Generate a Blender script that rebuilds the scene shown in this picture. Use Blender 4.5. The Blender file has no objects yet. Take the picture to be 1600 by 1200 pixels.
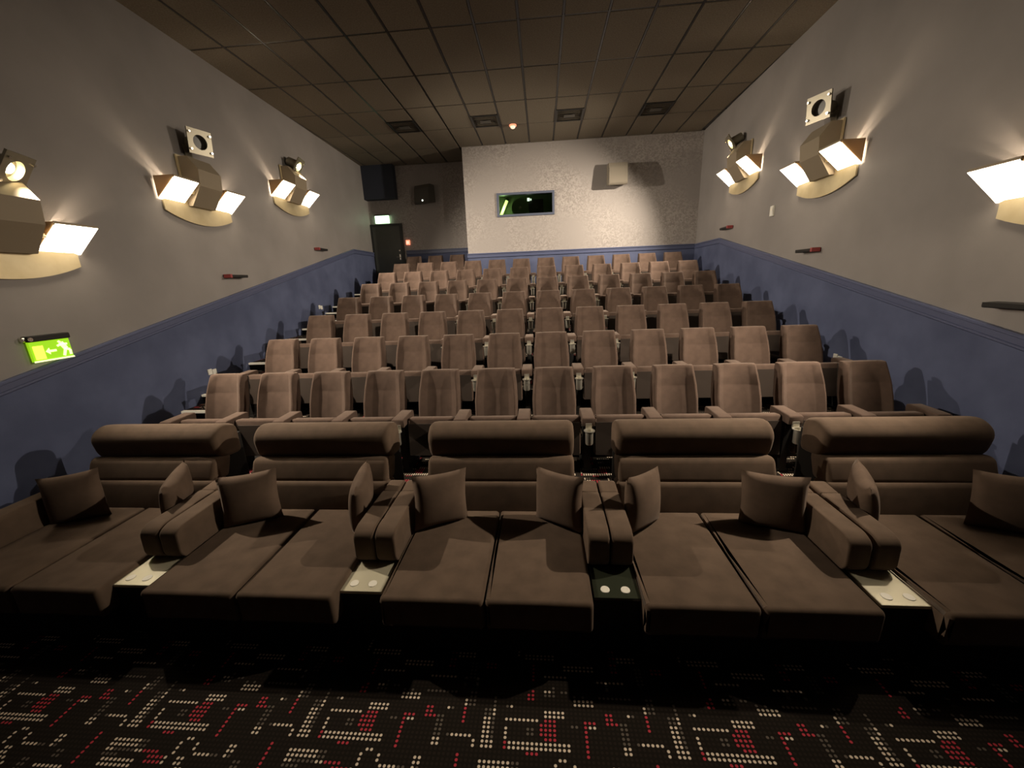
import bpy, bmesh, math, random
import numpy as np
from mathutils import Vector, Matrix

random.seed(7)
C = bpy.context.scene.collection
SC = bpy.context.scene
ZO = 2.12                       # camera height over the front floor; heights below are counted from the lens
R = math.radians

# ------------------------------------------------------------------ camera, world, exposure
cam_d = bpy.data.cameras.new('camera')
cam_d.sensor_fit = 'HORIZONTAL'; cam_d.sensor_width = 36.0
cam_d.lens = 608.74 / 1600 * 36.0
cam_d.clip_start = 0.02; cam_d.clip_end = 100
cam = bpy.data.objects.new('camera', cam_d); C.objects.link(cam)
_p, _y, _r = R(14.888), R(4.815), R(-2.241)
_M = Matrix.Rotation(_y, 3, 'Z') @ Matrix.Rotation(-_p, 3, 'X')
_rt, _up, _fw = _M @ Vector((1, 0, 0)), _M @ Vector((0, 0, 1)), _M @ Vector((0, 1, 0))
_rt2 = math.cos(_r) * _rt + math.sin(_r) * _up
_up2 = -math.sin(_r) * _rt + math.cos(_r) * _up
cam.matrix_world = Matrix(((_rt2.x, _up2.x, -_fw.x, 0), (_rt2.y, _up2.y, -_fw.y, 0), (_rt2.z, _up2.z, -_fw.z, ZO), (0, 0, 0, 1)))
SC.camera = cam
W = bpy.data.worlds.new('world'); SC.world = W; W.use_nodes = True
W.node_tree.nodes['Background'].inputs[0].default_value = (0, 0, 0, 1)
W.node_tree.nodes['Background'].inputs[1].default_value = 0
SC.view_settings.view_transform = 'Standard'; SC.view_settings.look = 'None'
SC.view_settings.gamma = 1.0; SC.view_settings.use_curve_mapping = False
SC.view_settings.exposure = 0.15
SC.cycles.sample_clamp_indirect = 4.0
SC.cycles.max_bounces = 5; SC.cycles.diffuse_bounces = 2; SC.cycles.glossy_bounces = 3
LAMP_E = 12.0        # radiance of the lamps' diffusers
UP_E = 12.0           # bulbs inside the lamp heads (W)
SPOT_E = 620.0        # lit round spotlights (W)
WARM = (1.0, 0.80, 0.58)

# ------------------------------------------------------------------ materials
def newmat(name, col, rough=0.6, metal=0.0, spec=0.5, emit=None, es=0.0):
    m = bpy.data.materials.new(name); m.use_nodes = True
    b = m.node_tree.nodes['Principled BSDF']
    b.inputs['Base Color'].default_value = (*col, 1)
    b.inputs['Roughness'].default_value = rough
    b.inputs['Metallic'].default_value = metal
    b.inputs['Specular IOR Level'].default_value = spec
    if emit:
        b.inputs['Emission Color'].default_value = (*emit, 1); b.inputs['Emission Strength'].default_value = es
    return m
def N(m, t, **kw):
    n = m.node_tree.nodes.new(t)
    for k, v in kw.items(): setattr(n, k, v)
    return n
def LK(m, a, b): m.node_tree.links.new(a, b)
def mottled(m, c1, c2, scale, detail=4, bump=0.0, bscale=None, dist=0.01, lo=0.35, hi=0.65):
    """procedural colour variation and fine relief"""
    b = m.node_tree.nodes['Principled BSDF']
    tc = N(m, 'ShaderNodeTexCoord')
    no = N(m, 'ShaderNodeTexNoise'); no.inputs['Scale'].default_value = scale; no.inputs['Detail'].default_value = detail
    LK(m, tc.outputs['Object'], no.inputs['Vector'])
    rp = N(m, 'ShaderNodeValToRGB'); rp.color_ramp.elements[0].position = lo; rp.color_ramp.elements[1].position = hi
    rp.color_ramp.elements[0].color = (*c1, 1); rp.color_ramp.elements[1].color = (*c2, 1)
    LK(m, no.outputs['Fac'], rp.inputs['Fac']); LK(m, rp.outputs['Color'], b.inputs['Base Color'])
    if bump:
        n2 = N(m, 'ShaderNodeTexNoise'); n2.inputs['Scale'].default_value = bscale or scale * 6; n2.inputs['Detail'].default_value = 3
        LK(m, tc.outputs['Object'], n2.inputs['Vector'])
        bp = N(m, 'ShaderNodeBump'); bp.inputs['Strength'].default_value = bump; bp.inputs['Distance'].default_value = dist
        LK(m, n2.outputs['Fac'], bp.inputs['Height']); LK(m, bp.outputs['Normal'], b.inputs['Normal'])
    return m

M = {}
def fabric(name, c, sheen=0.25):
    m = newmat(name, c, 0.92, 0, 0.15)
    mottled(m, tuple(v * .86 for v in c), tuple(v * 1.1 for v in c), 9, 5, 0.25, 420, 0.003)
    b = m.node_tree.nodes['Principled BSDF']
    b.inputs['Sheen Weight'].default_value = sheen; b.inputs['Sheen Roughness'].default_value = 0.4
    b.inputs['Sheen Tint'].default_value = (0.9, 0.75, 0.65, 1)
    return m
M['seat'] = fabric('seat_fabric', (0.098, 0.065, 0.050))
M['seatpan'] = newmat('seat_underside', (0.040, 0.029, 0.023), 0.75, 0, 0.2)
M['sofa'] = fabric('lounger_fabric', (0.112, 0.076, 0.053), 0.12)
M['pillow'] = fabric('pillow_fabric', (0.120, 0.081, 0.058), 0.12)
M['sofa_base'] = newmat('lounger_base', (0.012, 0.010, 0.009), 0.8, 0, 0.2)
M['black'] = newmat('black_plastic', (0.014, 0.013, 0.012), 0.5, 0, 0.3)
M['blackmetal'] = newmat('black_metal', (0.02, 0.019, 0.018), 0.42, 0.3, 0.4)
M['chrome'] = newmat('chrome', (0.80, 0.77, 0.70), 0.22, 1.0)
M['silver'] = newmat('silver_paint', (0.80, 0.76, 0.66), 0.28, 0.82)
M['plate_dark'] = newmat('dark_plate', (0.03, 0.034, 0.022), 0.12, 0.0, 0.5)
M['amber'] = newmat('amber_side', (0.42, 0.31, 0.19), 0.5)
_b = M['amber'].node_tree; _t = _b.nodes.new('ShaderNodeBsdfTranslucent'); _t.inputs[0].default_value = (0.62, 0.42, 0.22, 1)
_x = _b.nodes.new('ShaderNodeMixShader'); _x.inputs[0].default_value = .12; _b.links.new(_b.nodes['Principled BSDF'].outputs[0], _x.inputs[1]); _b.links.new(_t.outputs[0], _x.inputs[2]); _b.links.new(_x.outputs[0], _b.nodes['Material Output'].inputs['Surface'])
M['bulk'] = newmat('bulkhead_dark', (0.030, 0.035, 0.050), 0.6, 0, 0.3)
M['plate'] = mottled(newmat('satin_plate', (0.62, 0.57, 0.42), 0.32, 0.25), (0.60, 0.55, 0.40), (0.65, 0.60, 0.45), 3)
M['disc'] = newmat('disc_cream', (0.80, 0.76, 0.66), 0.35, 0, 0.5)
M['wall'] = mottled(newmat('wall_grey', (0.245, 0.225, 0.215), 0.6, 0, 0.3), (0.225, 0.207, 0.198), (0.265, 0.243, 0.232), 1.3, 6, 0.2, 190, 0.004)
M['dado'] = mottled(newmat('dado_blue', (0.080, 0.095, 0.170), 0.75, 0, 0.25), (0.066, 0.079, 0.145), (0.094, 0.111, 0.195), 2.2, 6, 0.3, 260, 0.003)
M['rail'] = newmat('rail_blue', (0.08, 0.094, 0.17), 0.38, 0, 0.45)
M['tile'] = mottled(newmat('ceiling_tile', (0.175, 0.148, 0.112), 0.9, 0, 0.15), (0.14, 0.117, 0.087), (0.21, 0.178, 0.137), 55, 6, 0.5, 240, 0.004, 0.3, 0.7)
M['tbar'] = newmat('ceiling_bar', (0.006, 0.005, 0.0045), 0.34, 0.0, 0.4)
M['nosing'] = newmat('step_nosing', (0.85, 0.78, 0.64), 0.4, 0, 0.5, (1.0, 0.84, 0.62), 0.22)
M['gold'] = mottled(newmat('lamp_gold', (0.62, 0.52, 0.32), 0.36, 0.55), (0.58, 0.48, 0.29), (0.66, 0.56, 0.36), 6)
M['box'] = newmat('lamp_box', (0.27, 0.22, 0.155), 0.55, 0.15, 0.4)
M['diff'] = newmat('lamp_diffuser', (0.9, 0.85, 0.75), 0.5, 0, 0.3, (1.0, 0.83, 0.60), LAMP_E)
M['spot_on'] = newmat('spot_lit', (0.9, 0.85, 0.7), 0.4, 0, 0.3, (1.0, 0.82, 0.45), 45)
M['spot_off'] = newmat('spot_dark', (0.03, 0.023, 0.017), 0.3, 0, 0.3)
M['spotmetal'] = newmat('spot_metal', (0.25, 0.225, 0.17), 0.35, 0.5, 0.5)
M['spk'] = newmat('speaker_beige', (0.19, 0.165, 0.13), 0.75, 0, 0.3)
M['spk_dark'] = newmat('speaker_dark', (0.085, 0.077, 0.066), 0.6, 0, 0.3)
M['frame'] = newmat('window_frame', (0.095, 0.11, 0.16), 0.5, 0, 0.4)
M['door'] = mottled(newmat('door_dark', (0.055, 0.058, 0.05), 0.35, 0, 0.5), (0.05, 0.053, 0.046), (0.062, 0.066, 0.057), 2)
M['doorframe'] = newmat('door_frame', (0.022, 0.024, 0.022), 0.4, 0, 0.4)
M['white'] = newmat('white_plastic', (0.72, 0.70, 0.64), 0.4, 0, 0.5)
M['red'] = newmat('red_plastic', (0.30, 0.05, 0.05), 0.4, 0, 0.5)
M['redlamp'] = newmat('red_lamp', (0.6, 0.1, 0.06), 0.4, 0, 0.4, (1.0, 0.30, 0.16), 1.3)
M['whitelamp'] = newmat('white_lamp', (0.8, 0.7, 0.6), 0.4, 0, 0.4, (1.0, 0.70, 0.5), 0.9)
M['exit_far'] = newmat('exit_far', (0.5, 0.8, 0.5), 0.4, 0, 0.4, (0.62, 1.0, 0.60), 2.6)
M['exit_near'] = newmat('exit_near', (0.2, 0.5, 0.02), 0.4, 0, 0.4, (0.30, 0.62, 0.008), 0.85)
M['exit_mark'] = newmat('exit_mark', (0.9, 0.95, 0.7), 0.4, 0, 0.4, (0.90, 1.0, 0.45), 1.0)
M['exit_door'] = newmat('exit_door_mark', (0.9, 0.9, 0.3), 0.4, 0, 0.4, (0.95, 0.80, 0.06), 0.95)
M['boothwall'] = newmat('booth_room', (0.11, 0.13, 0.075), 0.8, 0, 0.2)
M['strip'] = newmat('booth_strip', (0.8, 0.9, 0.4), 0.4, 0, 0.3, (0.75, 0.95, 0.30), 1.6)
M['glint'] = newmat('projector_lamp', (0.9, 0.9, 0.9), 0.4, 0, 0.3, (0.9, 0.95, 0.85), 2.0)

# rear wall: wallpaper with small glittering flakes
m = newmat('wallpaper_flake', (0.36, 0.335, 0.33), 0.6, 0, 0.3); M['flake'] = m
_b = m.node_tree.nodes['Principled BSDF']; tc = N(m, 'ShaderNodeTexCoord')
vo = N(m, 'ShaderNodeTexVoronoi'); vo.inputs['Scale'].default_value = 34; LK(m, tc.outputs['Object'], vo.inputs['Vector'])
no = N(m, 'ShaderNodeTexNoise'); no.inputs['Scale'].default_value = 0.9; no.inputs['Detail'].default_value = 3; LK(m, tc.outputs['Object'], no.inputs['Vector'])
rp = N(m, 'ShaderNodeValToRGB'); rp.color_ramp.elements[0].position = .15; rp.color_ramp.elements[1].position = .85
rp.color_ramp.elements[0].color = (0.28, 0.252, 0.238, 1); rp.color_ramp.elements[1].color = (0.40, 0.365, 0.345, 1)
sp = N(m, 'ShaderNodeSeparateColor'); LK(m, vo.outputs['Color'], sp.inputs['Color'])
LK(m, sp.outputs['Red'], rp.inputs['Fac'])
rq = N(m, 'ShaderNodeValToRGB'); rq.color_ramp.elements[0].position = .40; rq.color_ramp.elements[1].position = .62; LK(m, no.outputs['Fac'], rq.inputs['Fac'])
mx = N(m, 'ShaderNodeMix', data_type='RGBA'); mx.inputs['A'].default_value = (0.33, 0.30, 0.285, 1)
LK(m, rq.outputs['Color'], mx.inputs['Factor']); LK(m, rp.outputs['Color'], mx.inputs['B']); LK(m, mx.outputs['Result'], _b.inputs['Base Color'])
bp = N(m, 'ShaderNodeBump'); bp.inputs['Strength'].default_value = .12; bp.inputs['Distance'].default_value = .006
LK(m, sp.outputs['Red'], bp.inputs['Height']); LK(m, bp.outputs['Normal'], _b.inputs['Normal'])

# window glass: clear sheet with a thin reflection
m = bpy.data.materials.new('window_glass'); m.use_nodes = True; M['glass'] = m
nt = m.node_tree; nt.nodes.remove(nt.nodes['Principled BSDF'])
tr = N(m, 'ShaderNodeBsdfTransparent'); tr.inputs[0].default_value = (0.80, 0.90, 0.78, 1)
gl = N(m, 'ShaderNodeBsdfGlossy'); gl.inputs['Roughness'].default_value = 0.03
fr = N(m, 'ShaderNodeFresnel'); fr.inputs['IOR'].default_value = 1.45
ms = N(m, 'ShaderNodeMixShader'); LK(m, fr.outputs[0], ms.inputs[0]); LK(m, tr.outputs[0], ms.inputs[1]); LK(m, gl.outputs[0], ms.inputs[2])
LK(m, ms.outputs[0], nt.nodes['Material Output'].inputs['Surface'])

# carpet: woven dots, colour of each dot cell stored on the mesh, dot shape from position
PX, PY, CX0, CY0 = 0.02165, 0.0203, -0.2258, 1.3098
m = newmat('dotted_carpet', (0.02, 0.015, 0.012), 0.95, 0, 0.1); M['carpet'] = m
_b = m.node_tree.nodes['Principled BSDF']
at = N(m, 'ShaderNodeAttribute', attribute_name='dot'); ge = N(m, 'ShaderNodeNewGeometry')
sx = N(m, 'ShaderNodeSeparateXYZ'); LK(m, ge.outputs['Position'], sx.inputs[0])
def cell(out, p, o):
    a = N(m, 'ShaderNodeMath', operation='SUBTRACT'); LK(m, out, a.inputs[0]); a.inputs[1].default_value = o
    d = N(m, 'ShaderNodeMath', operation='DIVIDE'); LK(m, a.outputs[0], d.inputs[0]); d.inputs[1].default_value = p
    f = N(m, 'ShaderNodeMath', operation='FLOORED_MODULO'); LK(m, d.outputs[0], f.inputs[0]); f.inputs[1].default_value = 1.0
    s = N(m, 'ShaderNodeMath', operation='SUBTRACT'); LK(m, f.outputs[0], s.inputs[0]); s.inputs[1].default_value = .5
    q = N(m, 'ShaderNodeMath', operation='POWER'); LK(m, s.outputs[0], q.inputs[0]); q.inputs[1].default_value = 2
    return q
qx, qy = cell(sx.outputs['X'], PX, CX0), cell(sx.outputs['Y'], PY, CY0)
ad = N(m, 'ShaderNodeMath', operation='ADD'); LK(m, qx.outputs[0], ad.inputs[0]); LK(m, qy.outputs[0], ad.inputs[1])
mr = N(m, 'ShaderNodeMapRange'); mr.inputs['From Min'].default_value = 0.055; mr.inputs['From Max'].default_value = 0.14
mr.inputs['To Min'].default_value = 1; mr.inputs['To Max'].default_value = 0; LK(m, ad.outputs[0], mr.inputs['Value'])
mx = N(m, 'ShaderNodeMix', data_type='RGBA'); mx.inputs['A'].default_value = (0.013, 0.010, 0.0075, 1)
LK(m, mr.outputs['Result'], mx.inputs['Factor']); LK(m, at.outputs['Color'], mx.inputs['B']); LK(m, mx.outputs['Result'], _b.inputs['Base Color'])

PAT = np.zeros((42, 42), int)                      # row (towards the screen), column; 1 cream, 2 red, 3 dim
def pt(r, cols, v):
    for c in cols: PAT[r % 42, c % 42] = v
pt(0, [11], 3); pt(1, [9, 10], 1); pt(1, [11, 13, 14], 3); pt(1, [6], 2); pt(2, [9, 10, 11], 3); pt(2, [5, 6], 2); pt(3, [5, 6], 2)
pt(2, range(22, 30), 3); pt(2, [16, 18], 3); pt(2, [33, 34], 3); pt(3, [33, 34], 3); pt(4, [33, 34], 3); pt(5, [33, 34], 3)
pt(3, range(16, 21), 1); pt(4, range(16, 21), 1); pt(4, [32], 1); pt(5, [32], 1)
for r in (6, 7, 8, 9): pt(r, [32], 2)
pt(5, [0], 3); pt(5, [1], 1); pt(6, range(9, 14), 1); pt(7, range(9, 14), 1)
pt(8, range(0, 8), 1)
for r in (8, 12): pt(r, [9, 10, 11], 2)
for r in (9, 10, 11): pt(r, [8, 9, 10, 11], 2)
for r in (10, 11): pt(r, [5, 6], 3)
for r in (10, 11, 12): pt(r, [0], 1)
for r in (13, 14): pt(r, [0], 2); pt(r, range(1, 15), 1)
pt(15, [5, 6, 7], 2); pt(9, [15, 16], 3); pt(8, [18, 19, 20], 2); pt(9, [19, 20], 1)
for r in range(9, 16): pt(r, [18], 2)
for r in (6, 7): pt(r, [23, 24], 2)
pt(8, [23, 24, 25], 2)
for r in range(8, 13): pt(r, [26, 27], 3)
for r in (13, 14): pt(r, [26, 27], 1)
pt(6, [28], 1); pt(6, [29], 3); pt(12, [29], 3); pt(12, range(30, 35), 1); pt(13, [35], 1); pt(14, [35], 1)
for r in (6, 7): pt(r, [37, 38], 3)
for r in range(8, 15): pt(r, [37, 38], 1)
for r in (6, 7, 13, 14): pt(r, [39], 1)
for r in (3, 4, 5, 8, 9, 10, 11, 12): pt(r, [39], 3)
for r in (17, 18): pt(r, range(-5, 2), 1); pt(r, [2, 3], 3)
pt(19, [-5, -4, 2, 3], 1); pt(19, range(-3, 2), 3); pt(19, [4, 5, 6, 7], 2)
pt(16, [12, 13], 1)
for r in (17, 18, 19): pt(r, [11], 1)
for r in (17, 18): pt(r, [15], 1); pt(r, [23, 24], 1)
pt(19, range(16, 20), 1); pt(19, [20, 21], 3); pt(19, [23], 1); pt(19, [24], 3)
for r in range(16, 23): pt(r, [32], 2)
for r in (20, 21): pt(r, [6, 7, 8, 9], 2); pt(r, [10, 13, 14], 1); pt(r, [26, 27], 3)
pt(20, range(-5, -1), 3); pt(21, range(-4, 4), 1); pt(22, range(-4, 4), 1); pt(22, [14, 15], 1); pt(23, [13, 16], 1)
for r in range(22, 28): pt(r, [20, 21], 3 if r < 25 else 1)
pt(23, range(24, 31), 1); pt(24, range(24, 31), 1); pt(25, [24, 25, 26], 2); pt(26, [24, 25, 26], 2)
for r in range(25, 32): pt(r, [37], 2 if r > 27 else 1)
pt(26, range(2, 10), 1); pt(27, range(2, 10), 1); pt(28, [8, 9, 10], 2); pt(29, [8, 9, 10], 2); pt(30, [12, 13, 14], 1)
for r in range(28, 34): pt(r, [2], 1)
pt(29, range(16, 24), 1); pt(31, [16, 17], 3); pt(32, [16, 17, 18], 3)
for r in (33, 34): pt(r, range(4, 12), 1); pt(r, range(28, 33), 1)
for r in range(31, 38): pt(r, [26, 27], 2 if r % 2 else 3)
for r in (36, 37): pt(r, range(14, 22), 1); pt(r, [36, 37, 38], 2)
for r in range(36, 41): pt(r, [6], 2); pt(r, [32, 33], 3)
pt(39, range(9, 15), 1); pt(40, range(22, 29), 1)
COLS = np.array([(0.022, 0.016, 0.012, 1), (0.80, 0.66, 0.52, 1), (0.52, 0.050, 0.070, 1), (0.13, 0.105, 0.085, 1)])

# ------------------------------------------------------------------ mesh helpers
def link(name, me, parent=None):
    o = bpy.data.objects.new(name, me); C.objects.link(o)
    if parent: o.parent = parent
    return o
def fin(name, bm, mat, parent=None, smooth=False, angle=40):
    me = bpy.data.meshes.new(name); bmesh.ops.recalc_face_normals(bm, faces=bm.faces); bm.to_mesh(me); bm.free()
    for x in (mat if isinstance(mat, (list, tuple)) else [mat]): me.materials.append(M[x])
    if smooth:
        me.polygons.foreach_set('use_smooth', [True] * len(me.polygons))
        try: me.set_sharp_from_angle(angle=R(angle))
        except Exception: pass
    return link(name, me, parent)
def tag(o, label=None, cat=None, group=None, kind=None):
    if label: o['label'] = label
    if cat: o['category'] = cat
    if group: o['group'] = group
    if kind: o['kind'] = kind
    return o
def empty(name, loc=(0, 0, 0), rz=0.0, label=None, cat=None, group=None, kind=None):
    o = bpy.data.objects.new(name, None); C.objects.link(o); o.empty_display_size = .1
    o.location = loc; o.rotation_euler = (0, 0, rz)
    return tag(o, label, cat, group, kind)
def copy_tree(o, parent=None):
    c = o.copy(); C.objects.link(c)
    if parent: c.parent = parent
    for ch in list(o.children): copy_tree(ch, c)
    return c
def box(bm, x0, x1, y0, y1, z0, z1):
    vs = [bm.verts.new((x, y, z)) for z in (z0, z1) for y in (y0, y1) for x in (x0, x1)]
    for f in ((0, 1, 3, 2), (4, 5, 7, 6), (0, 1, 5, 4), (2, 3, 7, 6), (0, 2, 6, 4), (1, 3, 7, 5)): bm.faces.new([vs[i] for i in f])
    return vs
def rbox(x0, x1, y0, y1, z0, z1, r=0.02, seg=3):
    bm = bmesh.new(); box(bm, x0, x1, y0, y1, z0, z1)
    bmesh.ops.bevel(bm, geom=bm.edges[:], offset=r, segments=seg, profile=0.5, affect='EDGES')
    return bm
def prism(bm, poly, axis, a, b):
    """polygon swept along an axis; poly is in the two remaining axes, in order"""
    def P(u, v, w): return {'x': (w, u, v), 'y': (u, w, v), 'z': (u, v, w)}[axis]
    A = [bm.verts.new(P(u, v, a)) for u, v in poly]; B = [bm.verts.new(P(u, v, b)) for u, v in poly]
    n = len(poly); bm.faces.new(A); bm.faces.new(B[::-1])
    for i in range(n): bm.faces.new((A[i], B[i], B[(i + 1) % n], A[(i + 1) % n]))
def cyl(bm, p0, p1, r0, r1=None, n=16, cap=True):
    p0, p1 = Vector(p0), Vector(p1); r1 = r0 if r1 is None else r1
    d = (p1 - p0).normalized(); a = d.orthogonal().normalized(); b = d.cross(a)
    A = [bm.verts.new(p0 + r0 * (math.cos(t) * a + math.sin(t) * b)) for t in [2 * math.pi * i / n for i in range(n)]]
    B = [bm.verts.new(p1 + r1 * (math.cos(t) * a + math.sin(t) * b)) for t in [2 * math.pi * i / n for i in range(n)]]
    for i in range(n): bm.faces.new((A[i], A[(i + 1) % n], B[(i + 1) % n], B[i]))
    if cap: bm.faces.new(A[::-1]); bm.faces.new(B)
def lathe(bm, prof, n=20, o=(0, 0, 0)):
    rings = []
    for r, z in prof:
        rings.append([bm.verts.new((o[0] + r * math.cos(2 * math.pi * i / n), o[1] + r * math.sin(2 * math.pi * i / n), o[2] + z)) for i in range(n)])
    for A, B in zip(rings, rings[1:]):
        for i in range(n): bm.faces.new((A[i], A[(i + 1) % n], B[(i + 1) % n], B[i]))
    return rings
def loft(bm, rings, cap=True):
    V = [[bm.verts.new(p) for p in r] for r in rings]
    n = len(V[0])
    for A, B in zip(V, V[1:]):
        for i in range(n): bm.faces.new((A[i], A[(i + 1) % n], B[(i + 1) % n], B[i]))
    if cap: bm.faces.new(V[0][::-1]); bm.faces.new(V[-1])
def rpoly(pts, r, seg=4):
    """polygon with rounded corners; r a number or one per corner"""
    out = []; n = len(pts)
    for i in range(n):
        p, a, b = Vector(pts[i]), Vector(pts[i - 1]), Vector(pts[(i + 1) % n])
        ri = r[i] if isinstance(r, (list, tuple)) else r
        da, db = (a - p), (b - p); ri = min(ri, da.length * .49, db.length * .49)
        p0, p1 = p + da.normalized() * ri, p + db.normalized() * ri
        for k in range(seg + 1):
            t = k / seg; out.append(tuple((1 - t) ** 2 * p0 + 2 * t * (1 - t) * p + t * t * p1))
    return out
def pill(bm, poly, x0, x1, re, seg=4):
    """profile in (y, z) swept along x, its ends rounded off by re"""
    cy = sum(p[0] for p in poly) / len(poly); cz = sum(p[1] for p in poly) / len(poly)
    ext = max(max(abs(p[0] - cy), abs(p[1] - cz)) for p in poly)
    xs = []
    for k in range(seg + 1):
        t = math.pi / 2 * k / seg; xs.append((x0 + re * (1 - math.sin(t)), 1 - re / ext * (1 - math.cos(t))))
    xs = xs[::-1]
    # order from the outside in
    left = [(x0 + re * (1 - math.cos(math.pi / 2 * k / seg)), 1 - re / ext * (1 - math.sin(math.pi / 2 * k / seg))) for k in range(seg + 1)]
    right = [(x1 - (x - x0), s) for x, s in left[::-1]]
    loft(bm, [[(x, cy + (py - cy) * s, cz + (pz - cz) * s) for py, pz in poly] for x, s in left + right])

# ------------------------------------------------------------------ the room
XLf = lambda y: -4.70 - .034 * (y - 4.98)
XRf = lambda y: 3.715 + .027 * (y - 6.17)
ZF, ZC = -2.12, 3.196
YB, YR, YS = 10.60, 11.77, -2.4       # booth front, recess wall, screen wall
XB = -1.905                            # side of the booth
tier_y = [3.20] + [3.80 + k for k in range(6)] + [10.05]
tier_z = [-1.823 + .2325 * k for k in range(8)]

def carpet(name, x0, x1, y0, y1, z, parent, drop, si=0, sj=0):
    """top of a floor piece as one grid of dot cells plus its front and side faces"""
    i0, i1 = math.floor((x0 - CX0) / PX), math.ceil((x1 - CX0) / PX); j0, j1 = math.floor((y0 - CY0) / PY), math.ceil((y1 - CY0) / PY)
    xs = np.clip(CX0 + PX * np.arange(i0, i1 + 1), x0, x1); ys = np.clip(CY0 + PY * np.arange(j0, j1 + 1), y0, y1)
    nx, ny = len(xs), len(ys)
    co = np.zeros((ny, nx, 3)); co[..., 0] = xs[None]; co[..., 1] = ys[:, None]; co[..., 2] = z
    co = co.reshape(-1, 3)
    extra = np.array([(x0, y0, z - .0005), (x1, y0, z - .0005), (x1, y1, z - .0005), (x0, y1, z - .0005), (x0, y0, z - drop), (x1, y0, z - drop), (x1, y1, z - drop), (x0, y1, z - drop)])
    ii, jj = np.meshgrid(np.arange(nx - 1), np.arange(ny - 1)); ii = ii.ravel(); jj = jj.ravel()
    q = np.stack([jj * nx + ii, jj * nx + ii + 1, (jj + 1) * nx + ii + 1, (jj + 1) * nx + ii], 1)
    b = len(co); side = b + np.array([(0, 1, 5, 4), (1, 2, 6, 5), (2, 3, 7, 6), (3, 0, 4, 7), (4, 5, 6, 7)])
    q = np.concatenate([q, side]); co = np.concatenate([co, extra])
    me = bpy.data.meshes.new(name)
    me.vertices.add(len(co)); me.vertices.foreach_set('co', co.ravel())
    me.loops.add(4 * len(q)); me.loops.foreach_set('vertex_index', q.ravel().astype(np.int32))
    me.polygons.add(len(q)); me.polygons.foreach_set('loop_start', np.arange(0, 4 * len(q), 4, dtype=np.int32))
    me.update(calc_edges=True)
    v = PAT[(14 - (jj + j0 - sj)) % 42, (ii + i0 - si) % 42]
    col = np.concatenate([COLS[v], np.repeat(COLS[:1], len(side), 0)])
    a = me.attributes.new('dot', 'FLOAT_COLOR', 'FACE'); a.data.foreach_set('color', col.ravel())
    me.materials.append(M['carpet'])
    return link(name, me, parent)

floor = empty('floor', (0, 0, 0), kind='structure')
carpet('front_floor', -4.62, 3.60, -1.0, 3.20, ZF, floor, .05)
XA = -3.84                              # inner edge of the aisle
def nosing(x0, x1, y, z, par):
    bm = bmesh.new(); prism(bm, [(y - .012, z - .024), (y - .012, z + .004), (y + .035, z + .004), (y + .035, z + .0005), (y - .001, z + .0005), (y - .001, z - .024)], 'x', x0, x1)
    return fin('nosing', bm, 'nosing', par)
for k in range(8):
    y0 = tier_y[k]; y1 = tier_y[k + 1] if k < 7 else YR
    if k < 6: carpet('tier', XLf(y1) , XRf(y0), y0, y1, tier_z[k], floor, .30, 26, 103)
    elif k == 6: 
        carpet('tier', XLf(y1), XB, y0, y1, tier_z[k], floor, .30); carpet('tier', XB, XRf(y0), y0, YB, tier_z[k], floor, .30)
    else: carpet('tier', XLf(y1), XB, y0, y1, tier_z[k], floor, .30)
    if k >= 1:
        nosing(XLf(y0) + .01, XA + .25, y0, tier_z[k], floor)
        zh = (tier_z[k] + tier_z[k - 1]) / 2
        carpet('half_step', XLf(y0) + .005, XA, y0 - .36, y0 - .013, zh, floor, .1163)
        nosing(XLf(y0) + .01, XA, y0 - .36, zh, floor)

def side_wall(name, f, sgn, top, kink, ytop, joints):
    """slab wall along a slanted line, with its blue lower panel and the rail that follows the rake"""
    w = empty(name, kind='structure')
    ya, yb = YS, (YR + .1 if sgn < 0 else YB + .1)
    bm = bmesh.new(); prism(bm, [(f(ya), ya), (f(yb), yb), (f(yb) + sgn * .15, yb), (f(ya) + sgn * .15, ya)], 'z', ZF - .1, ZC + .02)
    fin('wall_panel', bm, 'wall', w)
    zt = lambda y: min(top + ytop * (y - kink), top)
    ys = [ya, kink, yb]
    def sweep(prof):                      # profile (off wall, relative height)
        bm = bmesh.new(); rings = [[(f(y) - sgn * u, y, zt(y) + v) for u, v in prof] for y in ys]
        loft(bm, rings); return bm
    bm = bmesh.new()
    for ins in (0,):
        A = [bm.verts.new((f(y) - sgn * .016, y, zt(y) - .02)) for y in ys]; B = [bm.verts.new((f(y) - sgn * .016, y, ZF - .05)) for y in ys]
        A2 = [bm.verts.new((f(y) + sgn * .01, y, zt(y) - .02)) for y in ys]; B2 = [bm.verts.new((f(y) + sgn * .01, y, ZF - .05)) for y in ys]
        for i in range(2):
            bm.faces.new((A[i], A[i + 1], B[i + 1], B[i])); bm.faces.new((A2[i], A2[i + 1], B2[i + 1], B2[i])); bm.faces.new((A[i], A[i + 1], A2[i + 1], A2[i]))
    fin('dado_panel', bm, 'dado', w)
    fin('dado_rail', sweep([(-.01, 0), (.034, 0), (.040, -.010), (.040, -.026), (.026, -.034), (.026, -.082), (.034, -.088), (.034, -.104), (.020, -.116), (-.01, -.116)]), 'rail', w)
    return w
WL = side_wall('wall_left', XLf, -1, .940, 10.35, .2155, None)
WR = side_wall('wall_right', XRf, 1, .705, 9.10, .2120, None)

def yslab(name, x0, x1, y, z0, z1, mat, par, t=.1):
    bm = bmesh.new(); box(bm, x0, x1, y, y + t, z0, z1); return fin(name, bm, mat, par)
RAILP = [(.01, 0), (-.034, 0), (-.040, -.010), (-.040, -.026), (-.026, -.034), (-.026, -.082), (-.034, -.088), (-.034, -.104), (-.020, -.116), (.01, -.116)]
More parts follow.
